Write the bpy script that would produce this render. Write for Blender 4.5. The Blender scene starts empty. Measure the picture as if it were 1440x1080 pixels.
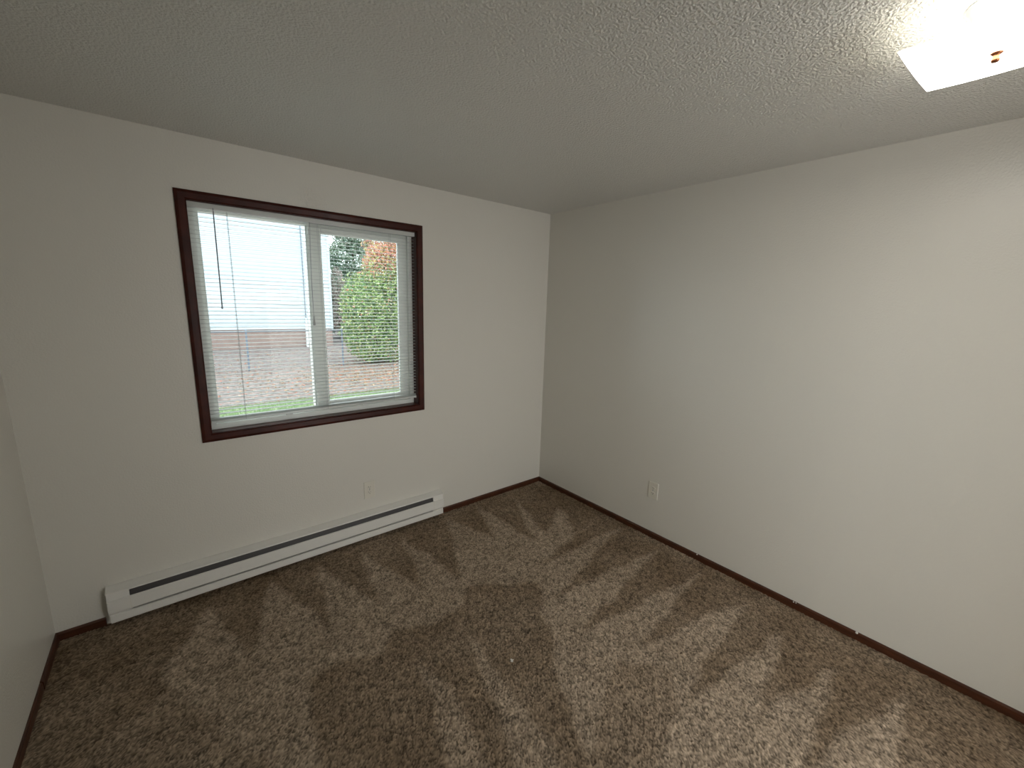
import bpy, bmesh, math, random
import numpy as np
from mathutils import Matrix, Vector

S = bpy.context.scene
COL = S.collection
random.seed(4)
RNG = np.random.default_rng(4)

# ------------------------------------------------------------------ camera
cam_data = bpy.data.cameras.new('camera')
cam = bpy.data.objects.new('camera', cam_data)
COL.objects.link(cam)
cam_data.sensor_width = 36.0
cam_data.sensor_fit = 'HORIZONTAL'
cam_data.lens = 583.03 / 1440 * 36
cam_data.clip_start = 0.02
cam_data.clip_end = 300
r_ = (0.77350109, -0.63313107, 0.02900194)
u_ = (0.09829724, 0.16504453, 0.98137554)
f_ = (0.62612596, 0.75624424, -0.18989716)
cam.matrix_world = Matrix(((r_[0], u_[0], -f_[0], -2.625), (r_[1], u_[1], -f_[1], -2.7197),
                           (r_[2], u_[2], -f_[2], 1.6779), (0, 0, 0, 1)))
S.camera = cam

# ------------------------------------------------------------------ sky and exposure
S.view_settings.view_transform = 'Standard'
S.view_settings.look = 'None'
S.view_settings.gamma = 1.0
S.view_settings.exposure = 0.0
S.view_settings.use_curve_mapping = False
SKY = 3.35
world = bpy.data.worlds.new('overcast_sky')
S.world = world
world.use_nodes = True
wn, wl = world.node_tree.nodes, world.node_tree.links
wn.clear()
wo = wn.new('ShaderNodeOutputWorld'); wb = wn.new('ShaderNodeBackground')
wt = wn.new('ShaderNodeTexCoord'); ws = wn.new('ShaderNodeSeparateXYZ'); wr = wn.new('ShaderNodeValToRGB')
wr.color_ramp.elements[0].position = 0.0; wr.color_ramp.elements[0].color = (0.80, 0.90, 0.97, 1)
wr.color_ramp.elements[1].position = 0.6; wr.color_ramp.elements[1].color = (0.90, 0.97, 1.0, 1)
wl.new(wt.outputs['Generated'], ws.inputs[0]); wl.new(ws.outputs['Z'], wr.inputs[0])
wl.new(wr.outputs[0], wb.inputs['Color']); wb.inputs['Strength'].default_value = SKY
wl.new(wb.outputs[0], wo.inputs[0])

# daylight portal: only guides sampling of the sky through the window
pd = bpy.data.lights.new('window_portal', 'AREA'); pd.shape = 'RECTANGLE'; pd.size = 1.2; pd.size_y = 1.2
pd.cycles.is_portal = True
po = bpy.data.objects.new('window_portal', pd); COL.objects.link(po)
po.location = (-1.88, 0.2, 1.54); po.rotation_euler = (math.radians(-90), 0, 0)

BULB = 44.0      # radiance of the two bulbs in the ceiling lamp
SHADE = 10.0      # glow of the lit frosted shade

# added fill light, unseen, shining in through a made-up doorway behind the viewer
hd_ = bpy.data.lights.new('unseen_fill_light', 'AREA'); hd_.shape = 'RECTANGLE'; hd_.size = 2.8; hd_.size_y = 2.2
hd_.energy = 120.0; hd_.color = (0.97, 0.99, 1.0)
ho = bpy.data.objects.new('unseen_fill_light', hd_); COL.objects.link(ho)
ho.location = (-1.55, -5.35, 1.25); ho.rotation_euler = (math.radians(90), 0, 0)

# ------------------------------------------------------------------ materials
def srgb(r, g, b):
    f = lambda c: c / 12.92 if c <= 0.04045 else ((c + 0.055) / 1.055) ** 2.4
    return (f(r / 255), f(g / 255), f(b / 255), 1)

def mat(name, color=(0.8, 0.8, 0.8, 1), rough=0.5, spec=0.5, bump=None, coat=0, metal=0, vary=None, attr=None, emit=None):
    """bump: list of (scale, strength, distance, detail); vary: (scale, amount, stretch)"""
    m = bpy.data.materials.new(name); m.use_nodes = True
    nt = m.node_tree; n, l = nt.nodes, nt.links
    p = n['Principled BSDF']
    p.inputs['Base Color'].default_value = color
    p.inputs['Roughness'].default_value = rough
    p.inputs['Specular IOR Level'].default_value = spec
    p.inputs['Metallic'].default_value = metal
    p.inputs['Coat Weight'].default_value = coat
    p.inputs['Coat Roughness'].default_value = 0.12
    tc = n.new('ShaderNodeTexCoord')
    src = None
    if attr:
        a = n.new('ShaderNodeAttribute'); a.attribute_name = attr; src = a.outputs['Color']
    if vary:
        mp = n.new('ShaderNodeMapping'); mp.inputs['Scale'].default_value = vary[2]
        l.new(tc.outputs['Object'], mp.inputs[0])
        t = n.new('ShaderNodeTexNoise'); t.inputs['Scale'].default_value = vary[0]; t.inputs['Detail'].default_value = 5
        l.new(mp.outputs[0], t.inputs['Vector'])
        mr = n.new('ShaderNodeMapRange'); mr.inputs[1].default_value = 0.3; mr.inputs[2].default_value = 0.7
        mr.inputs[3].default_value = 1 - vary[1]; mr.inputs[4].default_value = 1 + vary[1]
        l.new(t.outputs['Fac'], mr.inputs[0])
        mx = n.new('ShaderNodeVectorMath'); mx.operation = 'SCALE'
        if src: l.new(src, mx.inputs[0])
        else: mx.inputs[0].default_value = color[:3]
        l.new(mr.outputs[0], mx.inputs['Scale']); src = mx.outputs[0]
    if src: l.new(src, p.inputs['Base Color'])
    prev = None
    for (sc, st, dist, det) in (bump or []):
        t = n.new('ShaderNodeTexNoise'); t.inputs['Scale'].default_value = sc; t.inputs['Detail'].default_value = det
        l.new(tc.outputs['Object'], t.inputs['Vector'])
        b = n.new('ShaderNodeBump'); b.inputs['Strength'].default_value = st; b.inputs['Distance'].default_value = dist
        l.new(t.outputs['Fac'], b.inputs['Height'])
        if prev: l.new(prev, b.inputs['Normal'])
        prev = b.outputs['Normal']
    if prev:
        l.new(prev, p.inputs['Normal'])
    return m

WALLC = srgb(226, 223, 214)
M = {}
M['wall'] = mat('satin_wall_paint', WALLC, 0.33, 0.5, [(120, 0.45, 0.0026, 2.0), (6, 0.15, 0.01, 1)])
M['ceiling'] = mat('textured_ceiling_paint', srgb(224, 223, 217), 0.31, 0.8, [(120, 1.0, 0.009, 3.5)])
M['casing'] = mat('dark_stained_casing', srgb(64, 24, 14), 0.36, 0.25, [(60, 0.1, 0.001, 2)], coat=0.05, vary=(14, 0.35, (1, 1, 1)))
M['base'] = mat('brown_baseboard', srgb(74, 40, 23), 0.4, 0.4, None, coat=0.2, vary=(10, 0.3, (1, 1, 6)))
M['vinyl'] = mat('white_vinyl', srgb(238, 241, 236), 0.35, 0.5)
M['slat'] = mat('white_blind_slat', srgb(243, 245, 242), 0.2, 0.85)
M['cord'] = mat('blind_cord', srgb(190, 192, 192), 0.7, 0.2)
M['wand'] = mat('grey_clear_wand', srgb(150, 150, 156), 0.2, 0.6)
M['heater'] = mat('heater_enamel', srgb(236, 234, 228), 0.36, 0.5)
M['fin'] = mat('dark_heater_inside', srgb(70, 68, 68), 0.5, 0.4)
M['outlet'] = mat('outlet_plastic', srgb(228, 224, 212), 0.35, 0.5)
M['slot'] = mat('outlet_slot', srgb(45, 42, 38), 0.6, 0.2)
M['fleck'] = mat('white_paint_fleck', srgb(235, 232, 225), 0.6, 0.3)
M['carpet'] = mat('tan_carpet_pile', (0.2, 0.16, 0.12, 1), 0.95, 0.08, None, attr='pile')
M['siding'] = mat('white_lap_siding', srgb(205, 216, 222), 0.6, 0.3, None, vary=(3, 0.04, (1, 1, 1)))
M['found'] = mat('tan_foundation', srgb(160, 138, 128), 0.9, 0.2, [(30, 0.4, 0.01, 3)], vary=(4, 0.12, (1, 1, 1)))
M['roof'] = mat('grey_shingle', srgb(110, 108, 108), 0.9, 0.2, vary=(12, 0.25, (1, 1, 1)))
M['galv'] = mat('galvanised_steel', srgb(118, 130, 144), 0.5, 0.4)
M['pipe'] = mat('white_pipe', srgb(238, 244, 244), 0.4, 0.5)
M['soil'] = mat('leaf_strewn_soil', srgb(140, 128, 124), 1.0, 0.1, [(25, 0.8, 0.03, 4)], vary=(9, 0.45, (1, 1, 1)))
M['walk'] = mat('pale_concrete', srgb(178, 168, 162), 0.9, 0.2, [(40, 0.3, 0.005, 3)], vary=(8, 0.08, (1, 1, 1)))
M['grass'] = mat('lawn_soil', srgb(140, 150, 120), 0.8, 0.2, vary=(5, 0.3, (1, 1, 1)))
M['leaf'] = mat('leaf', (0.2, 0.3, 0.1, 1), 0.6, 0.3, attr='leafcol')
M['bark'] = mat('bark', srgb(96, 80, 72), 0.9, 0.1, [(30, 0.6, 0.01, 3)], vary=(20, 0.3, (1, 1, 0.3)))
M['pane_dark'] = mat('house_window_glass', srgb(205, 216, 220), 0.1, 0.6)
M['lampmetal'] = mat('white_lamp_canopy', srgb(205, 210, 216), 0.25, 0.6, metal=0.3)
M['bronze'] = mat('copper_bronze_finial', srgb(150, 96, 66), 0.3, 0.6, metal=0.85)

M['wall_window'] = mat('satin_wall_paint_with_patch', WALLC, 0.33, 0.5, [(120, 0.45, 0.0026, 2.0), (6, 0.15, 0.01, 1)])
def patch(m, c, rad):
    # rougher spackled spot in the paint above the window
    n, l = m.node_tree.nodes, m.node_tree.links; p = n['Principled BSDF']
    g = n.new('ShaderNodeNewGeometry'); d = n.new('ShaderNodeVectorMath'); d.operation = 'DISTANCE'; d.inputs[1].default_value = c
    l.new(g.outputs['Position'], d.inputs[0])
    mr = n.new('ShaderNodeMapRange'); mr.inputs[1].default_value = rad; mr.inputs[2].default_value = rad * 0.3
    mr.inputs[3].default_value = 0.0; mr.inputs[4].default_value = 1.0; l.new(d.outputs['Value'], mr.inputs[0])
    t = n.new('ShaderNodeTexNoise'); t.inputs['Scale'].default_value = 70; t.inputs['Detail'].default_value = 3; l.new(g.outputs['Position'], t.inputs['Vector'])
    b = n.new('ShaderNodeBump'); b.inputs['Distance'].default_value = 0.01; l.new(mr.outputs[0], b.inputs['Strength']); l.new(t.outputs['Fac'], b.inputs['Height'])
    l.new(p.inputs['Normal'].links[0].from_socket, b.inputs['Normal']); l.new(b.outputs[0], p.inputs['Normal'])
patch(M['wall_window'], (-1.91, 0.0, 2.23), 0.13)
def add_translucent(m, amount, col):
    n, l = m.node_tree.nodes, m.node_tree.links
    o = n['Material Output']; p = n['Principled BSDF']
    t = n.new('ShaderNodeBsdfTranslucent'); t.inputs['Color'].default_value = col
    x = n.new('ShaderNodeMixShader'); x.inputs[0].default_value = amount
    l.new(p.outputs[0], x.inputs[1]); l.new(t.outputs[0], x.inputs[2]); l.new(x.outputs[0], o.inputs['Surface'])
add_translucent(M['slat'], 0.38, (0.93, 0.96, 0.95, 1))
add_translucent(M['leaf'], 0.3, (0.35, 0.42, 0.22, 1))
def glass_mat():
    m = bpy.data.materials.new('clear_window_glass'); m.use_nodes = True
    n, l = m.node_tree.nodes, m.node_tree.links; n.clear()
    o = n.new('ShaderNodeOutputMaterial'); mx = n.new('ShaderNodeMixShader'); fr = n.new('ShaderNodeFresnel')
    fr.inputs['IOR'].default_value = 1.18
    t = n.new('ShaderNodeBsdfTransparent'); t.inputs['Color'].default_value = (0.95, 0.97, 0.96, 1)
    g = n.new('ShaderNodeBsdfGlossy'); g.inputs['Roughness'].default_value = 0.02
    l.new(fr.outputs[0], mx.inputs[0]); l.new(t.outputs[0], mx.inputs[1]); l.new(g.outputs[0], mx.inputs[2])
    l.new(mx.outputs[0], o.inputs[0]); return m
M['glass'] = glass_mat()

def shade_mat(name, strength):
    m = bpy.data.materials.new(name); m.use_nodes = True
    n, l = m.node_tree.nodes, m.node_tree.links; n.clear()
    o = n.new('ShaderNodeOutputMaterial')
    d = n.new('ShaderNodeBsdfDiffuse'); d.inputs['Color'].default_value = (0.75, 0.73, 0.66, 1)
    t = n.new('ShaderNodeBsdfTranslucent'); t.inputs['Color'].default_value = (0.80, 0.77, 0.68, 1)
    g = n.new('ShaderNodeBsdfGlossy'); g.inputs['Roughness'].default_value = 0.15
    a = n.new('ShaderNodeMixShader'); a.inputs[0].default_value = 0.35
    l.new(d.outputs[0], a.inputs[1]); l.new(t.outputs[0], a.inputs[2])
    b = n.new('ShaderNodeMixShader'); b.inputs[0].default_value = 0.05
    l.new(a.outputs[0], b.inputs[1]); l.new(g.outputs[0], b.inputs[2])
    e = n.new('ShaderNodeEmission'); e.inputs['Color'].default_value = (1.0, 0.975, 0.94, 1); e.inputs['Strength'].default_value = strength
    ad = n.new('ShaderNodeAddShader'); l.new(b.outputs[0], ad.inputs[0]); l.new(e.outputs[0], ad.inputs[1])
    l.new(ad.outputs[0], o.inputs[0]); return m
M['shade'] = shade_mat('frosted_lamp_glass', SHADE)
M['shade_top'] = shade_mat('frosted_lamp_glass_upper_face', 0.5)
def emis(name, col, st):
    m = bpy.data.materials.new(name); m.use_nodes = True
    n, l = m.node_tree.nodes, m.node_tree.links; n.clear()
    o = n.new('ShaderNodeOutputMaterial'); e = n.new('ShaderNodeEmission')
    e.inputs['Color'].default_value = col; e.inputs['Strength'].default_value = st
    l.new(e.outputs[0], o.inputs[0]); return m
M['bulb'] = emis('lit_bulb', (1.0, 0.98, 0.96, 1), BULB)

# ------------------------------------------------------------------ mesh helpers
class MB:
    def __init__(s): s.v = []; s.f = []
    def add(s, vs, fs):
        k = len(s.v); s.v += [tuple(v) for v in vs]; s.f += [tuple(i + k for i in f) for f in fs]; return s
    def box(s, a, b):
        x0, y0, z0 = a; x1, y1, z1 = b
        vs = [(x0, y0, z0), (x1, y0, z0), (x1, y1, z0), (x0, y1, z0), (x0, y0, z1), (x1, y0, z1), (x1, y1, z1), (x0, y1, z1)]
        return s.add(vs, [(0, 3, 2, 1), (4, 5, 6, 7), (0, 1, 5, 4), (1, 2, 6, 5), (2, 3, 7, 6), (3, 0, 4, 7)])
    def prism(s, sec, axis, a, b, sb=None):
        """closed section (list of 2D) swept along axis; ends a and b; sb = optional second section"""
        sb = sb or sec; n = len(sec)
        def P(q, t):
            return {'x': (t, q[0], q[1]), 'y': (q[0], t, q[1]), 'z': (q[0], q[1], t)}[axis]
        vs = [P(q, a) for q in sec] + [P(q, b) for q in sb]
        fs = [(i, (i + 1) % n, n + (i + 1) % n, n + i) for i in range(n)] + [tuple(range(n))[::-1], tuple(range(n, 2 * n))]
        return s.add(vs, fs)
    def miter(s, x0, x1, z0, z1, prof, side):
        """one mitred side of a frame in the xz plane; prof = closed list of (outward offset, y)"""
        n = len(prof)
        A = {'bottom': lambda o, y: (x0 - o, y, z0 - o), 'top': lambda o, y: (x0 - o, y, z1 + o),
             'left': lambda o, y: (x0 - o, y, z0 - o), 'right': lambda o, y: (x1 + o, y, z0 - o)}[side]
        B = {'bottom': lambda o, y: (x1 + o, y, z0 - o), 'top': lambda o, y: (x1 + o, y, z1 + o),
             'left': lambda o, y: (x0 - o, y, z1 + o), 'right': lambda o, y: (x1 + o, y, z1 + o)}[side]
        vs = [A(*p) for p in prof] + [B(*p) for p in prof]
        fs = [(i, (i + 1) % n, n + (i + 1) % n, n + i) for i in range(n)] + [tuple(range(n))[::-1], tuple(range(n, 2 * n))]
        return s.add(vs, fs)
    def tube(s, pts, r, seg=8, r2=None):
        pts = [Vector(p) for p in pts]; rings = []
        for i, p in enumerate(pts):
            d = (pts[min(i + 1, len(pts) - 1)] - pts[max(i - 1, 0)]).normalized()
            a = d.orthogonal().normalized(); b = d.cross(a)
            rr = r if r2 is None else r + (r2 - r) * i / (len(pts) - 1)
            rings.append([p + rr * (math.cos(2 * math.pi * k / seg) * a + math.sin(2 * math.pi * k / seg) * b) for k in range(seg)])
        vs = [q for g in rings for q in g]; fs = []
        for i in range(len(pts) - 1):
            for k in range(seg):
                fs.append((i * seg + k, i * seg + (k + 1) % seg, (i + 1) * seg + (k + 1) % seg, (i + 1) * seg + k))
        fs += [tuple(range(seg))[::-1], tuple(range((len(pts) - 1) * seg, len(pts) * seg))]
        return s.add(vs, fs)
    def lathe(s, prof, c, seg=40):
        """prof = list of (radius, z), closed top and bottom where radius 0"""
        vs, fs = [], []
        for (r, z) in prof:
            for k in range(seg):
                t = 2 * math.pi * k / seg
                vs.append((c[0] + max(r, 1e-5) * math.cos(t), c[1] + max(r, 1e-5) * math.sin(t), c[2] + z))
        for i in range(len(prof) - 1):
            for k in range(seg):
                fs.append((i * seg + k, i * seg + (k + 1) % seg, (i + 1) * seg + (k + 1) % seg, (i + 1) * seg + k))
        return s.add(vs, fs)
    def mesh(s, name):
        me = bpy.data.meshes.new(name); me.from_pydata(s.v, [], s.f); me.update()
        bm = bmesh.new(); bm.from_mesh(me); bmesh.ops.recalc_face_normals(bm, faces=bm.faces); bm.to_mesh(me); bm.free()
        return me
    def build(s, name, m, parent=None, bevel=0, smooth=False):
        me = s.mesh(name); me.materials.append(m)
        return link(name, me, parent, bevel, smooth)

def link(name, me, parent=None, bevel=0, smooth=False):
    o = bpy.data.objects.new(name, me); COL.objects.link(o)
    if parent:
        o.parent = parent
        o.matrix_parent_inverse = Matrix.Translation(parent.location).inverted() if parent.type == 'EMPTY' else Matrix()
    if bevel:
        b = o.modifiers.new('bevel', 'BEVEL'); b.width = bevel; b.segments = 2; b.limit_method = 'ANGLE'; b.angle_limit = 0.6
    if smooth:
        for p in me.polygons: p.use_smooth = True
    return o
def thing(name, label, cat, loc, group=None):
    o = bpy.data.objects.new(name, None); COL.objects.link(o); o.location = loc; o.empty_display_size = 0.1
    o['label'] = label; o['category'] = cat
    if group: o['group'] = group
    return o
def tag(o, label, cat, kind=None):
    o['label'] = label; o['category'] = cat
    if kind: o['kind'] = kind
    return o
def struct(o, label=None):
    o['kind'] = 'structure'
    if label: o['label'] = label
    return o

# ------------------------------------------------------------------ room shell
L, D, H, T = 3.197, 3.75, 2.44, 0.15
DX0, DX1, DZ = -1.55, -0.70, 2.04                    # made-up doorway in the back wall, added to let in the fill light
NY = -5.5                                           # far wall of the unseen box added around the fill light
X0, X1, Z0, Z1 = -2.503, -1.260, 0.930, 2.140      # inner edge of the window casing
f = MB().box((-L - T, NY - T, -0.15), (T, T, -0.012)).build('floor', M['found']); struct(f, 'subfloor under the tan carpet')
c = MB().box((-L - T, NY - T, H), (T, T, H + T)).build('ceiling', M['ceiling']); struct(c, 'white ceiling with a stippled knockdown texture')
w = MB()
w.box((-L - T, 0, -0.15), (X0, T, H)).box((X1, 0, -0.15), (T, T, H)).box((X0, 0, -0.15), (X1, T, Z0)).box((X0, 0, Z1), (X1, T, H))
struct(w.build('wall_front', M['wall_window']), 'off-white wall holding the window')
struct(MB().box((0, -D - T, -0.15), (T, 0, H)).build('wall_right', M['wall']), 'off-white blank wall on the right')
struct(MB().box((-L - T, -D - T, -0.15), (-L, 0, H)).build('wall_left', M['wall']), 'off-white wall at the left edge')
w = MB().box((-L, -D - T, -0.15), (DX0, -D, H)).box((DX1, -D - T, -0.15), (0, -D, H)).box((DX0, -D - T, DZ), (DX1, -D, H))
struct(w.build('wall_back', M['wall']), 'off-white wall behind the viewer with a doorway added for the fill light')
w = MB().box((-L - T, NY - T, -0.15), (-L, -D - T, H)).box((0, NY - T, -0.15), (T, -D - T, H)).box((-L, NY - T, -0.15), (0, NY, H))
struct(w.build('wall_fill_box', M['wall']), 'off-white walls of the unseen box added around the fill light')  # unseen room box, added only to house the fill light
dt = MB()
for a, b_ in ((DX0 - 0.055, DX0), (DX1, DX1 + 0.055)): dt.box((a, -D, 0), (b_, -D + 0.015, DZ + 0.055))
dt.box((DX0, -D, DZ), (DX1, -D + 0.015, DZ + 0.055))
struct(dt.build('trim_1', M['casing']), 'dark stained casing of the added fill-light doorway behind the viewer')  # trim for the opening that was added to admit fill light

# baseboards: low brown strip with an eased top
BH = 0.048
bp = [(0, 0), (0.011, 0), (0.011, BH - 0.008), (0.006, BH), (0, BH)]
neg = lambda pr: [(-a, z) for a, z in pr]
b = MB().prism(neg(bp), 'x', -L, -3.02); b.prism(neg(bp), 'x', -1.07, 0)
struct(b.build('baseboard_front', M['base']), 'narrow brown baseboard under the window wall')
br = struct(MB().prism(neg(bp), 'y', -D, 0).build('baseboard_right', M['base']), 'narrow brown baseboard along the right wall')
for (y, z, s) in ((-2.437, 0.047, 0.0065), (-2.15, 0.046, 0.0035), (-2.162, 0.047, 0.003), (-1.579, 0.047, 0.0045), (-2.04, 0.03, 0.002)):
    k = MB().lathe([(0, -0.9 * s), (0.7 * s, -0.6 * s), (s, 0), (0.6 * s, 0.7 * s), (0, 0.85 * s)], (-0.009, y, z), 9)
    k.build('paint_fleck', M['fleck'], br)
b = MB().prism([(-L + a, z) for a, z in bp], 'y', -0.335, 0)
struct(b.build('baseboard_left', M['base']), 'narrow brown baseboard at the left wall')
b = MB().prism([(-L + a * 0.85, z * 0.97) for a, z in bp], 'y', -D, -0.339)
struct(b.build('baseboard_left', M['base']), 'narrow brown baseboard continuing along the left wall past the joint')
b = MB().prism([(-D + a, z) for a, z in bp], 'x', -L, DX0 - 0.055).prism([(-D + a, z) for a, z in bp], 'x', DX1 + 0.055, 0)
struct(b.build('baseboard_back', M['base']))

# ------------------------------------------------------------------ window
def empty(name, loc):
    o = bpy.data.objects.new(name, None); COL.objects.link(o); o.location = loc; o.empty_display_size = 0.1; return o
win = empty('window_1', ((X0 + X1) / 2, 0, Z0)); win['kind'] = 'structure'; win['label'] = 'dark wood trimmed white vinyl sliding window'
cas = [(0, 0.0), (0, -0.010), (0.005, -0.015), (0.030, -0.016), (0.040, -0.011), (0.0445, -0.008), (0.0445, 0.0)]
for sd in ('top', 'bottom', 'left', 'right'):
    MB().miter(X0 + 0.001, X1 - 0.001, Z0 + 0.001, Z1 - 0.001, cas, sd).build('casing', M['casing'], win)
J = 0.066
MB().box((X0, -0.002, Z0), (X0 + 0.004, J, Z1)).build('jamb', M['casing'], win)
MB().box((X1 - 0.004, -0.002, Z0), (X1, J, Z1)).build('jamb', M['casing'], win)
MB().box((X0, -0.002, Z1 - 0.004), (X1, J, Z1)).build('jamb', M['casing'], win)
MB().box((X0, -0.002, Z0), (X1, J, Z0 + 0.004)).build('jamb', M['casing'], win)
# outer vinyl frame with stepped lip
GX0, GX1, GZ0, GZ1 = -2.452, -1.312, 0.985, 2.104
for sd, wd in (('top', Z1 - GZ1), ('bottom', GZ0 - Z0), ('left', GX0 - X0), ('right', X1 - GX1)):
    pr = [(0, 0.135), (0, 0.093), (wd * 0.38, 0.093), (wd * 0.38, 0.067), (wd, 0.067), (wd, 0.135)]
    fm = MB()
    n = len(pr)
    ex = {'left': GX0 - X0, 'right': X1 - GX1, 'top': Z1 - GZ1, 'bottom': GZ0 - Z0}
    def corner(sx, sz, o, wd_):                       # sx, sz pick the corner; offset scales with each side's own width
        k = o / wd_
        return ((GX0 - k * ex['left']) if sx < 0 else (GX1 + k * ex['right']), (GZ0 - k * ex['bottom']) if sz < 0 else (GZ1 + k * ex['top']))
    ends = {'top': ((-1, 1), (1, 1)), 'bottom': ((-1, -1), (1, -1)), 'left': ((-1, -1), (-1, 1)), 'right': ((1, -1), (1, 1))}[sd]
    vs = []
    for (sx, sz) in ends:
        for (o, y) in pr:
            x, z = corner(sx, sz, o, wd); vs.append((x, y, z))
    fm.add(vs, [(i, (i + 1) % n, n + (i + 1) % n, n + i) for i in range(n)] + [tuple(range(n))[::-1], tuple(range(n, 2 * n))])
    fm.build('vinyl_frame', M['vinyl'], win, bevel=0.0015)
# fixed left pane with a slim interlock stile
fx = MB().box((-1.936, 0.104, GZ0), (-1.905, 0.165, GZ1)).build('interlock_stile', M['vinyl'], win, bevel=0.001)
MB().box((GX0 - 0.005, 0.112, GZ0 - 0.005), (-1.94, 0.117, GZ1 + 0.005)).build('pane', M['glass'], win)
# sliding right sash
sash = MB()
for a, bb_ in (((-1.930, 0.078, GZ0 + 0.002), (-1.856, 0.102, GZ1 - 0.002)), ((-1.362, 0.078, GZ0 + 0.002), (GX1 - 0.002, 0.102, GZ1 - 0.002)),
               ((-1.856, 0.078, 2.062), (-1.362, 0.102, GZ1 - 0.002)), ((-1.856, 0.078, GZ0 + 0.002), (-1.362, 0.102, 1.022))):
    sash.box(a, bb_)
sash = sash.build('sliding_sash', M['vinyl'], win, bevel=0.003)
MB().box((-1.858, 0.088, 1.020), (-1.360, 0.093, 2.064)).build('pane', M['glass'], sash)
MB().box((-1.935, 0.0745, 1.10), (-1.9305, 0.080, 2.05)).build('pull_rail', M['vinyl'], sash, bevel=0.001)
lt = MB().box((-1.938, 0.066, 1.505), (-1.917, 0.078, 1.575)).build('latch', M['vinyl'], sash, bevel=0.003)

# ------------------------------------------------------------------ mini blind
YB, TILT = 0.034, math.radians(3.5)
BX0, BX1 = X0 + 0.007, X1 - 0.007
bl = thing('mini_blind', 'white horizontal mini blind, lowered with its slats open, inside the dark window casing', 'blind', (-1.88, YB, 0.98))
hd = MB().prism([(YB - 0.019, 2.109), (YB + 0.019, 2.109), (YB + 0.019, 2.135), (YB + 0.016, 2.135), (YB + 0.016, 2.1125), (YB - 0.016, 2.1125), (YB - 0.016, 2.135), (YB - 0.019, 2.135)], 'x', X0 + 0.005, X1 - 0.005)
hd.build('headrail', M['slat'], bl, bevel=0.0008)
sec = []
for k in range(6):
    t = -1 + 2 * k / 5; yy = t * 0.0125; zz = 0.0018 * (1 - t * t)
    sec.append((yy * math.cos(TILT) - zz * math.sin(TILT), yy * math.sin(TILT) + zz * math.cos(TILT)))
sec = sec + [(a, z - 0.0004) for a, z in reversed(sec)]
slat_me = MB().prism(sec, 'x', (BX0 - BX1) / 2, (BX1 - BX0) / 2).mesh('slat'); slat_me.materials.append(M['slat'])
PITCH, z = 0.0216, 2.088
zs = []
while z > 1.012: zs.append(z); z -= PITCH
zs += [1.0065, 1.001, 0.9965]
for z in zs:
    o = link('slat', slat_me, bl); o.location = ((BX0 + BX1) / 2, YB, z)
    o.rotation_euler = (0, random.uniform(-0.0006, 0.0006), 0)
rail = MB().prism([(YB - 0.0125, 0.980), (YB + 0.0125, 0.980), (YB + 0.0125, 0.990), (YB + 0.009, 0.9935), (YB - 0.009, 0.9935), (YB - 0.0125, 0.990)], 'x', BX0, BX1)
rail = rail.build('bottom_rail', M['slat'], bl, bevel=0.0008)
for x in (-2.108, -1.645):
    MB().box((x - 0.018, YB - 0.0145, 0.9745), (x + 0.018, YB + 0.002, 0.9805)).build('rail_clip', M['slat'], rail, bevel=0.001)
for x in (BX0, BX1 - 0.004):
    MB().box((x, YB - 0.014, 0.978), (x + 0.004, YB + 0.014, 0.995)).build('end_cap', M['vinyl'], rail, bevel=0.0008)
for x in (-2.333, -1.885, -1.437):
    g = MB()
    for y in (YB - 0.0135, YB + 0.0135): g.tube([(x, y, 0.985), (x, y, 2.11)], 0.0007, 5)
    g.tube([(x + 0.003, YB, 0.985), (x + 0.003, YB, 2.11)], 0.0006, 5)
    g.build('ladder_cord', M['cord'], bl)
wd = MB().tube([(-2.392, YB - 0.026, 2.10), (-2.3935, YB - 0.027, 1.86), (-2.395, YB - 0.027, 1.615)], 0.0030, 6)
wd = wd.build('tilt_wand', M['wand'], bl)
MB().tube([(-2.395, YB - 0.027, 1.618), (-2.395, YB - 0.027, 1.606)], 0.0042, 8).build('wand_tip', M['wand'], wd)
MB().tube([(-2.392, YB - 0.019, 2.114), (-2.392, YB - 0.027, 2.112), (-2.392, YB - 0.026, 2.098)], 0.0016, 6).build('wand_hook', M['galv'], wd)
g = MB()
for dx in (0, 0.004): g.tube([(-1.935 + dx, YB - 0.021, 2.11), (-1.941 + dx * 0.6, YB - 0.021, 1.80), (-1.939, YB - 0.021, 1.565)], 0.0009, 5)
lc = g.build('lift_cord', M['wand'], bl)
MB().lathe([(0, 0.030), (0.003, 0.029), (0.0042, 0.015), (0.007, -0.014), (0.0075, -0.022), (0.005, -0.026), (0, -0.026)], (-1.939, YB - 0.021, 1.540), 14).build('tassel', M['cord'], lc, smooth=True)

# ------------------------------------------------------------------ electric baseboard heater
HX0, HX1 = -3.003, -1.087
ht = thing('baseboard_heater', 'long low white electric baseboard heater under the window', 'heater', ((HX0 + HX1) / 2, 0, 0.02))
E = 0.088                                                                 # end cap length
top = [(0, 0.214), (-0.012, 0.214), (-0.056, 0.199), (-0.057, 0.192), (-0.054, 0.191), (-0.012, 0.205), (0, 0.205)]
MB().prism(top, 'x', HX0, HX1).build('top_cover', M['heater'], ht)
MB().prism([(0, 0.03), (-0.004, 0.03), (-0.004, 0.206), (0, 0.206)], 'x', HX0, HX1).build('back_plate', M['heater'], ht)
front = [(-0.058, 0.159), (-0.065, 0.155), (-0.066, 0.092), (-0.060, 0.086), (-0.057, 0.087), (-0.062, 0.093), (-0.062, 0.152), (-0.056, 0.155)]
MB().prism(front, 'x', HX0 + 0.002, HX1 - 0.002).build('front_panel', M['heater'], ht)
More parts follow.
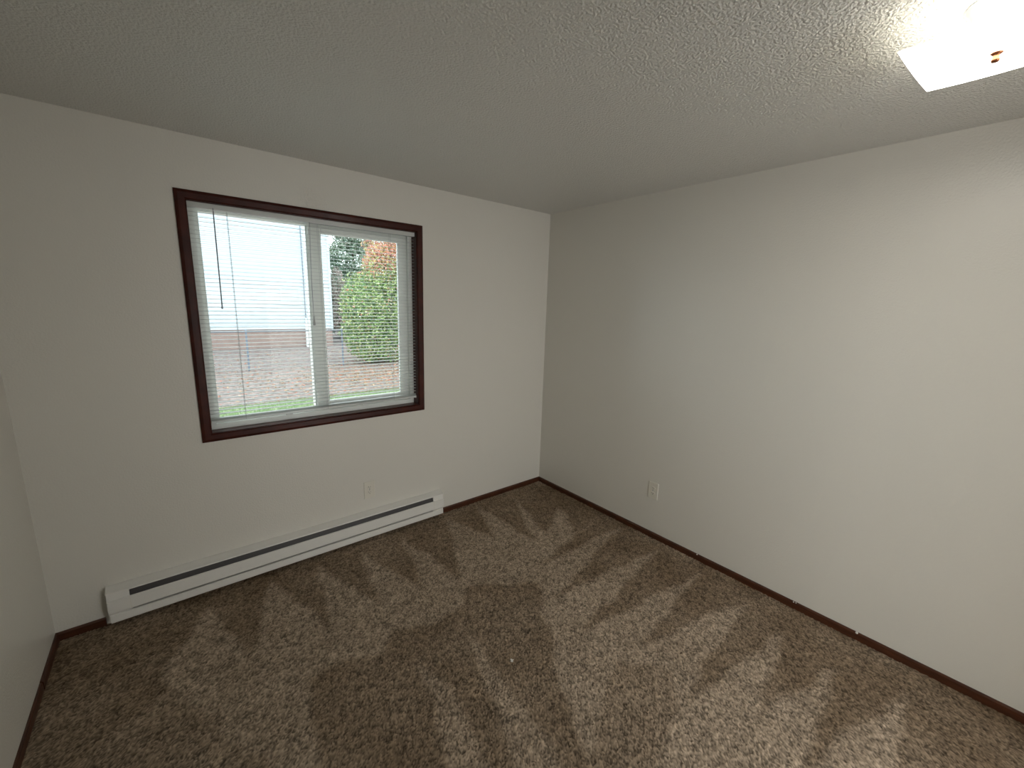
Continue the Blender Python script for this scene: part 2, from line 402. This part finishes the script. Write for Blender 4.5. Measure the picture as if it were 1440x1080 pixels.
MB().prism([(-0.004, 0.034), (-0.058, 0.034), (-0.060, 0.040), (-0.058, 0.074), (-0.052, 0.077), (-0.052, 0.040), (-0.004, 0.040)], 'x', HX0 + 0.006, HX1 - 0.004).build('bottom_rail', M['heater'], ht)
for a, b_ in ((HX0, HX0 + E), (HX1 - E, HX1)):
    e = MB().prism([(-0.005, 0.040), (-0.051, 0.042), (-0.053, 0.078), (-0.0565, 0.088), (-0.0565, 0.159), (-0.0535, 0.190), (-0.012, 0.204), (-0.005, 0.204)], 'x', a + 0.001, b_ - 0.001)
    e.build('end_section', M['heater'], ht, bevel=0.001)
el = MB()
MB().tube([(HX0 + E, -0.030, 0.130), (HX1 - E, -0.030, 0.130)], 0.006, 10).build('heating_tube', M['fin'], ht, smooth=True)
fins = MB(); x = HX0 + E + 0.01
while x < HX1 - E - 0.01:
    fins.box((x, -0.050, 0.095), (x + 0.0006, -0.010, 0.172)); x += 0.0065
fn = fins.build('fins', M['fin'], ht); fn['kind'] = 'stuff'
MB().prism([(-0.051, 0.156), (-0.0525, 0.156), (-0.046, 0.186), (-0.0445, 0.186)], 'x', HX0 + E, HX1 - E).build('grille', M['fin'], ht)
# slim shadow groove between body and end sections
for x in (HX0 + E, HX1 - E):
    MB().box((x - 0.0006, -0.0662, 0.093), (x + 0.0006, -0.060, 0.155)).build('seam', M['outlet'], ht)

# ------------------------------------------------------------------ outlets (built flat in xz, facing -y, then turned)
def outlet(loc, rz, label):
    t = thing('wall_outlet', label, 'outlet', loc)
    def bld(mb, name, m, par, bevel=0, smooth=False):
        o = MB.build(mb, name, m, None, bevel, smooth); o.parent = par; return o
    pl = MB().prism([(-0.0385, 0, ), (0.0385, 0), (0.0385, -0.003), (0.0355, -0.006), (-0.0355, -0.006), (-0.0385, -0.003)], 'z', -0.062, 0.062)
    bld(pl, 'cover_plate', M['outlet'], t, 0.001)
    for s in (-1, 1):
        cz = s * 0.0195
        pts = [(0.0165 * math.cos(a) , 0.0145 * math.sin(a)) for a in [math.radians(q) for q in (-55, -25, 0, 25, 55, 125, 155, 180, 205, 235)]]
        r = MB(); n = len(pts)
        r.add([(px, -0.0055, cz + pz) for px, pz in pts] + [(px * 0.96, -0.0082, cz + pz * 0.96) for px, pz in pts],
              [(i, (i + 1) % n, n + (i + 1) % n, n + i) for i in range(n)] + [tuple(range(n))[::-1], tuple(range(n, 2 * n))])
        r = bld(r, 'receptacle', M['outlet'], t)
        for dx, hh in ((-0.006, 0.0045), (0.006, 0.0038)):
            bld(MB().box((dx - 0.001, -0.0086, cz + 0.003 - hh), (dx + 0.001, -0.0080, cz + 0.003 + hh)), 'slot', M['slot'], r)
        bld(MB().tube([(0, -0.0080, cz - 0.0075), (0, -0.0087, cz - 0.0075)], 0.0024, 10), 'ground_hole', M['slot'], r)
    sc = bld(MB().tube([(0, -0.0055, 0), (0, -0.0074, 0)], 0.0032, 12), 'screw', M['galv'], t)
    t.rotation_euler = (0, 0, rz)
    return t
outlet((-1.648, 0, 0.367), 0, 'white duplex outlet above the baseboard heater below the window')
outlet((0, -1.208, 0.367), math.radians(-90), 'white duplex outlet low on the blank right wall')

# ------------------------------------------------------------------ ceiling lamp
LX, LY, RZ = -0.960, -2.567, math.radians(-3.8)
lp = thing('ceiling_lamp', 'lit square frosted glass ceiling lamp with a small copper finial', 'ceiling lamp', (LX, LY, H))
cz = H
MB().lathe([(0, 0), (0.074, 0), (0.074, -0.007), (0.068, -0.011), (0.065, -0.020), (0.058, -0.024), (0.055, -0.034), (0.020, -0.036), (0, -0.036)], (LX, LY, cz), 56).build('canopy', M['lampmetal'], lp, smooth=True)
hs, N = 0.156, 24
gl = MB(); vs = []; fs = []
def gz(u, v):
    return 2.330 + 0.006 * v * v + 0.004 * u * u
for side in (0, 1):
    for i in range(N + 1):
        for j in range(N + 1):
            u, v = -1 + 2 * i / N, -1 + 2 * j / N
            x, y = u * hs, v * hs
            vs.append((LX + x * math.cos(RZ) - y * math.sin(RZ), LY + x * math.sin(RZ) + y * math.cos(RZ), gz(u, v) + side * 0.004))
W = N + 1; K = W * W
for i in range(N):
    for j in range(N):
        a = i * W + j; fs.append((a, a + 1, a + W + 1, a + W)); fs.append((K + a, K + a + W, K + a + W + 1, K + a + 1))
for i in range(N):
    for a, b_ in ((i, i + 1), (N * W + i, N * W + i + 1), (i * W, (i + 1) * W), (i * W + N, (i + 1) * W + N)):
        fs.append((a, b_, K + b_, K + a))
go = gl.add(vs, fs).build('glass_shade', M['shade'], lp, smooth=False)
go.data.materials.append(M['shade_top'])
for p in go.data.polygons:
    if p.normal.z > -0.5: p.material_index = 1
MB().tube([(LX, LY, 2.400), (LX, LY, 2.322)], 0.0035, 10).build('center_rod', M['lampmetal'], lp)
MB().lathe([(0, 0.003), (0.0115, 0.003), (0.012, 0.001), (0.0085, -0.001), (0.0065, -0.004), (0.0075, -0.010), (0.0085, -0.014), (0.0065, -0.018), (0, -0.019)], (LX, LY, 2.325), 24).build('finial', M['bronze'], lp, smooth=True)
for s in (-1, 1):
    sx, sy = LX + s * 0.022, LY
    MB().tube([(sx, sy, 2.385), (sx + s * 0.022, sy, 2.382)], 0.013, 14).build('socket', M['lampmetal'], lp)
    bx = sx + s * 0.045
    ring = [(0, -0.026), (0.010, -0.025), (0.0155, -0.018), (0.019, -0.006), (0.0195, 0.004), (0.016, 0.016), (0.009, 0.023), (0, 0.025)]
    bm_ = MB(); vv = []; seg = 18
    for (r, q) in ring:
        for k in range(seg):
            t = 2 * math.pi * k / seg
            vv.append((bx + q, sy + max(r, 1e-5) * math.cos(t), 2.380 + max(r, 1e-5) * math.sin(t)))
    bm_.add(vv, [(i * seg + k, i * seg + (k + 1) % seg, (i + 1) * seg + (k + 1) % seg, (i + 1) * seg + k) for i in range(len(ring) - 1) for k in range(seg)])
    bm_.build('bulb', M['bulb'], lp, smooth=True)

# ------------------------------------------------------------------ carpet: relief of tufts, nap marks left by a vacuum
POLY = {
"light_main": [ (-2.821,-0.532), (-2.609,-0.154), (-2.484,-0.676), (-2.311,-0.109), (-2.131,-0.720), (-2.051,-0.116), (-1.862,-0.723), (-1.772,-0.137), (-1.608,-0.737), (-1.477,-0.146), (-1.382,-0.810), (-1.078,-0.073), (-0.961,-0.584), (-0.777,-0.043), (-0.735,-0.752), (-0.415,-0.109), (-0.603,-0.737), (-0.231,-0.479), (-0.433,-0.892), (0.032,-0.782), (-0.931,-0.979), (-0.025,-1.011), (-1.055,-1.248), (-0.102,-1.358), (-1.107,-1.519), (-0.102,-1.669), (-0.971,-1.764), (-0.166,-1.959), (-1.070,-2.057), (-0.245,-2.194), (-0.856,-2.282), (-0.278,-2.430), (-0.948,-2.472), (-0.191,-2.666), (-0.829,-2.699), (-1.260,-2.734), (-2.179,-2.004) ],
"dark_a": [ (-1.409,-0.868), (-1.029,-1.105), (-1.358,-1.568), (-1.482,-1.813), (-1.584,-1.974), (-1.753,-2.199), (-2.276,-1.785), (-2.360,-1.365), (-2.291,-0.964), (-2.146,-0.960), (-1.970,-1.022), (-1.913,-0.930), (-1.678,-1.007), (-1.521,-0.999) ],
"streak1": [ (-1.869,-1.149), (-1.823,-1.390), (-1.876,-1.745), (-1.975,-1.972), (-2.093,-1.879), (-1.995,-1.651) ],
"streak2": [ (-1.611,-1.190), (-1.600,-1.475), (-1.634,-1.766), (-1.665,-1.910), (-1.755,-2.091), (-1.869,-2.001), (-1.754,-1.673) ],
"dark_b": [ (-1.135,-1.740), (-0.944,-1.936), (-1.111,-2.064), (-1.382,-2.132), (-1.562,-2.243), (-1.756,-2.090), (-1.585,-1.973) ],
"light_left": [ (-3.035,-0.836), (-2.820,-0.659), (-2.566,-0.538), (-2.361,-0.795), (-2.315,-1.090), (-2.331,-1.388), (-2.389,-1.695), (-3.071,-1.156) ],
"dark_c": [ (-2.609,-0.154), (-2.699,-0.535), (-2.630,-0.845), (-2.450,-0.819), (-2.484,-0.676) ],
}
CELL = 0.0055
nx, ny = int((L - 0.004) / CELL), int((D - 0.004) / CELL)
gx = np.linspace(-L + 0.002, -0.002, nx); gy = np.linspace(-D + 0.002, -0.002, ny)
XX, YY = np.meshgrid(gx, gy, indexing='ij')
XX = XX + RNG.uniform(-0.0022, 0.0022, XX.shape); YY = YY + RNG.uniform(-0.0022, 0.0022, YY.shape)
def smooth2(a, r):
    for ax in (0, 1):
        for _ in range(2):
            c_ = np.cumsum(np.concatenate([np.repeat(np.take(a, [0], ax), r + 1, ax), a, np.repeat(np.take(a, [-1], ax), r, ax)], ax), ax)
            n_ = a.shape[ax]
            a = (np.take(c_, range(2 * r + 1, 2 * r + 1 + n_), ax) - np.take(c_, range(0, n_), ax)) / (2 * r + 1)
    return a
def noise2(r):
    a = smooth2(RNG.normal(size=XX.shape), r); return (a - a.mean()) / a.std()
wx = XX + 0.010 * noise2(9) + 0.004 * noise2(2); wy = YY + 0.010 * noise2(9) + 0.004 * noise2(2)
def inside(pts):
    m = np.zeros(XX.shape, bool); n = len(pts)
    for i in range(n):
        x1, y1 = pts[i]; x2, y2 = pts[(i + 1) % n]
        if y1 == y2: continue
        c_ = ((wy > min(y1, y2)) & (wy <= max(y1, y2)) & (wx < (wy - y1) * (x2 - x1) / (y2 - y1) + x1))
        m ^= c_
    return m.astype(float)
nap = np.full(XX.shape, 0.24)
nap = np.maximum(nap, 0.45 * inside(POLY['light_left']))
lm = inside(POLY['light_main']); nap = np.where(lm > 0, 0.82, nap)
da = inside(POLY['dark_a']); nap = np.where(da > 0, 0.28, nap)
for k in ('streak1', 'streak2'): nap = np.where(inside(POLY[k]) > 0, 0.72, nap)
nap = np.where(inside(POLY['dark_b']) > 0, 0.45, nap)
nap = smooth2(nap, 2) + 0.07 * noise2(12) + 0.04 * noise2(30)
nap = np.clip(nap, 0, 1)
tuft = RNG.normal(size=XX.shape) * 1.0 + noise2(1) * 0.32
hgt = 0.006 + 0.0014 * np.clip(tuft, -2, 2) + 0.001 * (nap - 0.5)
co = np.stack([XX, YY, hgt], -1).reshape(-1, 3)
dk = np.array(srgb(120, 102, 82)[:3]); lt_ = np.array(srgb(172, 155, 136)[:3])
colr = dk + (lt_ - dk) * nap[..., None]
colr = colr * np.clip(1 + 0.42 * tuft[..., None], 0.35, 1.9)
colr = np.concatenate([colr, np.ones(XX.shape + (1,))], -1).reshape(-1, 4).astype(np.float32)
ii = (np.arange(nx - 1)[:, None] * ny + np.arange(ny - 1)[None, :]).ravel()
quads = np.stack([ii, ii + ny, ii + ny + 1, ii + 1], -1).astype(np.int32)
def np_mesh(name, co, faces, k, attr=None, cols=None):
    me = bpy.data.meshes.new(name)
    me.vertices.add(len(co)); me.vertices.foreach_set('co', co.astype(np.float32).ravel())
    me.loops.add(len(faces) * k); me.loops.foreach_set('vertex_index', faces.ravel().astype(np.int32))
    me.polygons.add(len(faces)); me.polygons.foreach_set('loop_start', (np.arange(len(faces)) * k).astype(np.int32))
    me.polygons.foreach_set('loop_total', np.full(len(faces), k, np.int32))
    me.update(calc_edges=True)
    if attr:
        a = me.color_attributes.new(attr, 'FLOAT_COLOR', 'POINT'); a.data.foreach_set('color', cols.astype(np.float32).ravel())
    return me
me = np_mesh('carpet', co, quads, 4, 'pile', colr); me.materials.append(M['carpet'])
cp = link('carpet', me); tag(cp, 'tan brown cut pile carpet with vacuum marks covering the whole floor', 'carpet', 'stuff')
ln = MB()
for k in range(9):
    a = random.uniform(0, 6.28); p0 = Vector((-1.521, -1.447, 0.013)); q = Vector((math.cos(a), math.sin(a), random.uniform(0, .8))) * 0.008
    ln.tube([p0 - q * 0.6, p0 + Vector((random.uniform(-.002, .002), random.uniform(-.002, .002), 0.003)), p0 + q], 0.0014, 5)
tag(ln.build('lint', M['fleck']), 'tiny pale tuft of lint lying on the carpet', 'lint')

# ------------------------------------------------------------------ outdoors
GZ = -0.58
yard = struct(MB().box((-14, 7.35, GZ - 0.2), (26, 45, GZ)).build('ground', M['soil']), 'leaf-strewn bare yard outside the window')
struct(MB().box((-14, 6.15, GZ - 0.2), (26, 7.35, GZ - 0.012)).build('lawn_bed', M['grass']), 'grassy strip bed outside the window')
struct(MB().box((-14, 0.3, GZ - 0.2), (26, 6.15, GZ)).build('walkway', M['walk']), 'pale concrete walk outside the window')
def cards(n, pos, size, cols, flat=False):
    """n small bent leaves: 4 verts, 2 triangles each"""
    d1 = RNG.normal(size=(n, 3));
    if flat: d1[:, 2] *= 0.15
    d1 /= np.linalg.norm(d1, axis=1)[:, None]
    d2 = RNG.normal(size=(n, 3))
    if flat: d2[:, 2] *= 0.15
    d2 = np.cross(d1, np.cross(d2, d1)); d2 /= np.linalg.norm(d2, axis=1)[:, None]
    nn = np.cross(d1, d2)
    s = size * RNG.uniform(0.6, 1.3, n)[:, None]
    A = pos - d1 * s; Bp = pos + d1 * s; Cc = pos + d2 * s * 0.5 + nn * s * 0.2; Dd = pos - d2 * s * 0.5 + nn * s * 0.2
    co = np.stack([A, Cc, Bp, Dd], 1).reshape(-1, 3)
    fc = np.stack([np.array([0, 1, 3]), np.array([1, 2, 3])])[None] + (np.arange(n) * 4)[:, None, None]
    cl = np.repeat(np.concatenate([cols, np.ones((n, 1))], 1), 4, 0)
    return co, fc.reshape(-1, 3), cl
# grass blades
n = 14000
bx = RNG.uniform(-3.5, 4.5, n); by = RNG.uniform(6.15, 7.35, n); hh = RNG.uniform(0.03, 0.08, n)
base = np.stack([bx, by, np.full(n, GZ - 0.012)], 1); th = RNG.uniform(0, 6.28, n)
off = np.stack([np.cos(th), np.sin(th), np.zeros(n)], 1) * 0.005; tip = base + np.stack([RNG.normal(0, .015, n), RNG.normal(0, .015, n), hh], 1)
co = np.stack([base - off, base + off, tip], 1).reshape(-1, 3); fc = np.arange(3 * n).reshape(-1, 3)
gc = np.array(srgb(138, 168, 120)[:3]) * RNG.uniform(0.6, 1.3, (n, 1)); cl = np.repeat(np.concatenate([gc, np.ones((n, 1))], 1), 3, 0)
me = np_mesh('lawn_grass', co, fc, 3, 'leafcol', cl); me.materials.append(M['leaf'])
tag(link('lawn_grass', me), 'thin strip of short green grass beside the concrete walk outdoors', 'grass', 'stuff')
# fallen leaves
n = 9000
fx_ = np.concatenate([RNG.uniform(-4, 7, n // 2), RNG.normal(2.4, 1.6, n - n // 2)]); fy_ = np.concatenate([RNG.uniform(7.3, 17, n // 2), RNG.normal(9.3, 1.3, n - n // 2)])
fy_ = np.clip(fy_, 7.4, 18)
pos = np.stack([fx_, fy_, GZ + RNG.uniform(0.005, 0.03, n)], 1)
pal = np.array([srgb(196, 120, 104)[:3], srgb(214, 180, 150)[:3], srgb(150, 112, 96)[:3], srgb(190, 150, 130)[:3]])
co, fc, cl = cards(n, pos, 0.035, pal[RNG.integers(0, 4, n)], True)
me = np_mesh('fallen_leaves', co, fc, 3, 'leafcol', cl); me.materials.append(M['leaf'])
tag(link('fallen_leaves', me), 'reddish and tan fallen leaves scattered over the yard', 'leaves', 'stuff')

# neighbouring house
hs_ = thing('house', 'neighbouring house with white lap siding on a tan foundation', 'house', (-2.0, 18.5, GZ))
HXL, HXR, HY0, HY1, HZ0, HZ1 = -9.0, 3.54, 18.5, 27.0, 0.25, 6.2
MB().box((HXL + 0.03, HY0 + 0.03, GZ - 0.1), (HXR - 0.03, HY1, HZ0 + 0.02)).build('foundation', M['found'], hs_)
MB().box((HXL + 0.04, HY0 + 0.04, HZ0), (HXR - 0.04, HY1, HZ1)).build('wall', M['siding'], hs_)
sd = MB(); z = HZ0; LAP = 0.16
while z < HZ1 - 0.05:
    sd.prism([(HY0 + 0.045, z), (HY0 - 0.004, z), (HY0 + 0.022, z + LAP), (HY0 + 0.045, z + LAP)], 'x', HXL, HXR - 0.08)
    sd.prism([(HXR - 0.045, z), (HXR + 0.004, z), (HXR - 0.022, z + LAP), (HXR - 0.045, z + LAP)], 'y', HY0 + 0.08, HY1)
    z += LAP
sd = sd.build('siding', M['siding'], hs_); sd['kind'] = 'stuff'
MB().box((HXR - 0.09, HY0 - 0.012, HZ0 - 0.02), (HXR + 0.012, HY0 + 0.09, HZ1)).build('corner_board', M['siding'], hs_, bevel=0.004)
rf = MB().prism([(HY0 - 0.5, HZ1), ((HY0 + HY1) / 2, HZ1 + 1.9), (HY1 + 0.4, HZ1), (HY1 + 0.4, HZ1 - 0.15), (HY0 - 0.5, HZ1 - 0.15)], 'x', HXL - 0.3, HXR + 0.3)
rf.build('roof', M['roof'], hs_)
wf = MB()
for a, b_ in (((1.35, HY0 - 0.03, 1.33), (1.42, HY0 + 0.01, 2.13)), ((2.10, HY0 - 0.03, 1.33), (2.17, HY0 + 0.01, 2.13)), ((1.42, HY0 - 0.03, 1.33), (2.10, HY0 + 0.01, 1.40)),
              ((1.42, HY0 - 0.03, 2.06), (2.10, HY0 + 0.01, 2.13)), ((1.42, HY0 - 0.025, 1.71), (2.10, HY0 + 0.01, 1.75))): wf.box(a, b_)
wf = wf.build('window_frame', M['siding'], hs_)
MB().box((1.42, HY0 - 0.012, 1.40), (2.10, HY0 - 0.006, 2.06)).build('window_pane', M['pane_dark'], wf)
MB().tube([(2.34, HY0 - 0.03, HZ1 - 0.1), (2.34, HY0 - 0.03, 0.55)], 0.018, 8).build('conduit', M['galv'], hs_)
MB().tube([(2.34, HY0 - 0.10, 0.50), (2.34, HY0 - 0.10, GZ)], 0.06, 12).build('vent_pipe', M['pipe'], hs_)
MB().tube([(2.34, HY0 - 0.03, 0.75), (2.34, HY0 - 0.06, 0.60), (2.34, HY0 - 0.10, 0.45)], 0.035, 10).build('pipe_elbow', M['pipe'], hs_)

# chain-link fence
FY, FX0, FX1, FZ = 12.0, -5.66, 1.95, 0.63
fe = thing('chain_link_fence', 'low galvanised chain link fence in front of the white house', 'fence', (-1.8, FY, GZ))
for x in (-5.66, -3.26, -0.86, 1.93):
    p_ = MB().tube([(x, FY, GZ - 0.1), (x, FY, FZ + 0.01)], 0.026, 10).build('post', M['galv'], fe, smooth=False)
    MB().lathe([(0.030, 0), (0.030, 0.02), (0.018, 0.045), (0, 0.052)], (x, FY, FZ + 0.01), 10).build('post_cap', M['galv'], p_)
MB().tube([(FX0, FY, FZ), (FX1, FY, FZ)], 0.026, 8).build('top_rail', M['galv'], fe)
cm = MB(); hgt_ = FZ - GZ - 0.04; step = 0.075
k = FX0 - hgt_
while k < FX1:
    for s in (1, -1):
        a = Vector((k, FY - 0.024, GZ + 0.03)) if s > 0 else Vector((k + hgt_, FY - 0.027, GZ + 0.03))
        b_ = Vector((k + hgt_, FY - 0.024, GZ + 0.03 + hgt_)) if s > 0 else Vector((k, FY - 0.027, GZ + 0.03 + hgt_))
        d = b_ - a
        t0, t1 = 0.0, 1.0
        for lim, sg in ((FX0, 1), (FX1, -1)):
            ta = (lim - a.x) / d.x
            if (d.x > 0) == (sg > 0): t0 = max(t0, ta)
            else: t1 = min(t1, ta)
        if t1 - t0 > 0.02: cm.tube([a + d * t0, a + d * t1], 0.0018, 3)
    k += step
cm = cm.build('chain_mesh', M['galv'], fe); cm['kind'] = 'stuff'

# shrubs and trees
def foliage_tree(name, label, cat, base, blobs, n, size, colf, trunk_r, stems):
    t = thing(name, label, cat, base)
    w_ = np.array([b[3] * b[4] * b[5] for b in blobs]) ** 0.7; idx = RNG.choice(len(blobs), n, p=w_ / w_.sum())
    B_ = np.array(blobs)[idx]
    d = RNG.normal(size=(n, 3)); d /= np.linalg.norm(d, axis=1)[:, None]
    r = RNG.uniform(0.55, 1.0, n)[:, None] ** 0.6
    clump = 1 + 0.12 * np.sin(7 * d[:, :1] + 3 * d[:, 1:2]) * np.sin(9 * d[:, 2:3] + 2)
    pos = B_[:, :3] + d * r * clump * B_[:, 3:6]
    pos[:, 2] = np.maximum(pos[:, 2], GZ + 0.04)
    co, fc, cl = cards(n, pos, size, colf(pos))
    me = np_mesh('foliage', co, fc, 3, 'leafcol', cl); me.materials.append(M['leaf'])
    o = link('foliage', me, t); o['kind'] = 'stuff'
    s_ = MB()
    for (x, y, z) in stems:
        mid = Vector(((base[0] * 1.3 + x * 0.7) / 2 , (base[1] + y) / 2, (base[2] + z) / 2))
        s_.tube([Vector(base) - Vector((0, 0, 0.1)), mid, (x, y, z)], trunk_r, 8, trunk_r * 0.25)
    s_.build('trunk', M['bark'], t)
    return t
def shrub_col(pos):
    n = len(pos); x, z = pos[:, 0], pos[:, 2]
    green = np.array([srgb(156, 186, 122)[:3], srgb(200, 216, 152)[:3], srgb(104, 140, 100)[:3], srgb(226, 226, 184)[:3], srgb(76, 108, 82)[:3]])
    red = np.array([srgb(224, 134, 128)[:3], srgb(238, 176, 162)[:3], srgb(214, 190, 132)[:3]])
    c_ = green[RNG.choice(5, n, p=[.3, .25, .2, .1, .15])]
    pr = np.clip((z - 2.35) / 1.0, 0, 0.9) * np.clip((x - 1.8) / 0.8, 0, 1) + 0.05
    k = RNG.uniform(0, 1, n) < pr
    c_[k] = red[RNG.integers(0, 3, k.sum())]
    return c_
foliage_tree('leafy_shrub', 'large bushy green shrub turning red at the top right', 'shrub', (3.3, 12.4, GZ),
    [(2.9, 12.2, 0.6, 0.95, 0.95, 1.0), (3.4, 12.4, 1.7, 1.35, 1.1, 1.1), (3.95, 12.4, 2.8, 1.1, 1.0, 0.95), (4.6, 12.6, 1.4, 1.2, 1.1, 1.5), (4.2, 12.3, 0.2, 1.2, 1.0, 0.9), (3.1, 12.2, 0.1, 0.9, 0.9, 0.7), (4.25, 12.9, 3.7, 1.1, 0.9, 0.9), (4.5, 13.0, 2.9, 1.3, 0.9, 1.1), (2.75, 12.1, 1.3, .8, .8, .9), (4.7, 12.6, 3.1, 1.0, 1.0, 0.9)],
    42000, 0.05, shrub_col, 0.06, [(2.8, 12.2, 1.6), (3.5, 12.4, 2.9), (4.3, 12.5, 2.4), (3.2, 12.0, 1.9)])
def con_col(pos):
    n = len(pos); c_ = np.array([srgb(140, 162, 146)[:3], srgb(186, 200, 186)[:3], srgb(104, 128, 114)[:3]])
    return c_[RNG.integers(0, 3, n)]
foliage_tree('conifer', 'dark grey-green conifer rising between the house corner and the shrub', 'tree', (6.0, 22.5, GZ),
    [(6.0, 22.5, 0.8, 1.9, 1.7, 1.3), (6.0, 22.5, 2.4, 1.6, 1.5, 1.2), (6.0, 22.5, 3.9, 1.5, 1.2, 1.2), (6.1, 22.5, 5.2, 1.1, 1.0, 1.0), (6.1, 22.5, 6.4, 0.5, 0.5, 1.0)],
    16000, 0.10, con_col, 0.16, [(6.0, 22.5, 6.6)])
def bare_col(pos):
    n = len(pos); c_ = np.array([srgb(172, 142, 148)[:3], srgb(136, 116, 122)[:3], srgb(196, 180, 182)[:3]])
    return c_[RNG.integers(0, 3, n)]
foliage_tree('russet_bush', 'thin dusky red bush beside the white house corner', 'shrub', (4.25, 19.6, GZ),
    [(4.25, 19.6, 0.9, 0.42, 0.5, 1.1), (4.2, 19.6, 2.3, 0.36, 0.4, 0.9)], 2000, 0.055, bare_col, 0.03, [(4.2, 19.6, 2.6), (4.4, 19.7, 1.8), (4.0, 19.5, 1.9)])
def far_col(pos):
    n = len(pos); c_ = np.array([srgb(110, 130, 100)[:3], srgb(140, 150, 116)[:3], srgb(86, 104, 86)[:3]])
    return c_[RNG.integers(0, 3, n)]
for i, (x, y, hh, lab) in enumerate(((11.5, 27, 2.6, 'rounded green tree far behind the shrub on the right'), (17.5, 30, 3.4, 'broad green tree at the far right of the yard'), (8.5, 33, 2.2, 'low green tree far behind the conifer'))):
    foliage_tree('garden_tree', lab, 'tree', (x, y, GZ), [(x, y, hh * 0.7, 2.6, 2.4, hh * 0.6), (x + .5, y, hh * 1.2, 1.9, 1.8, hh * 0.5)], 5000, 0.16, far_col, 0.16, [(x, y, hh * 1.2), (x + .8, y, hh)])
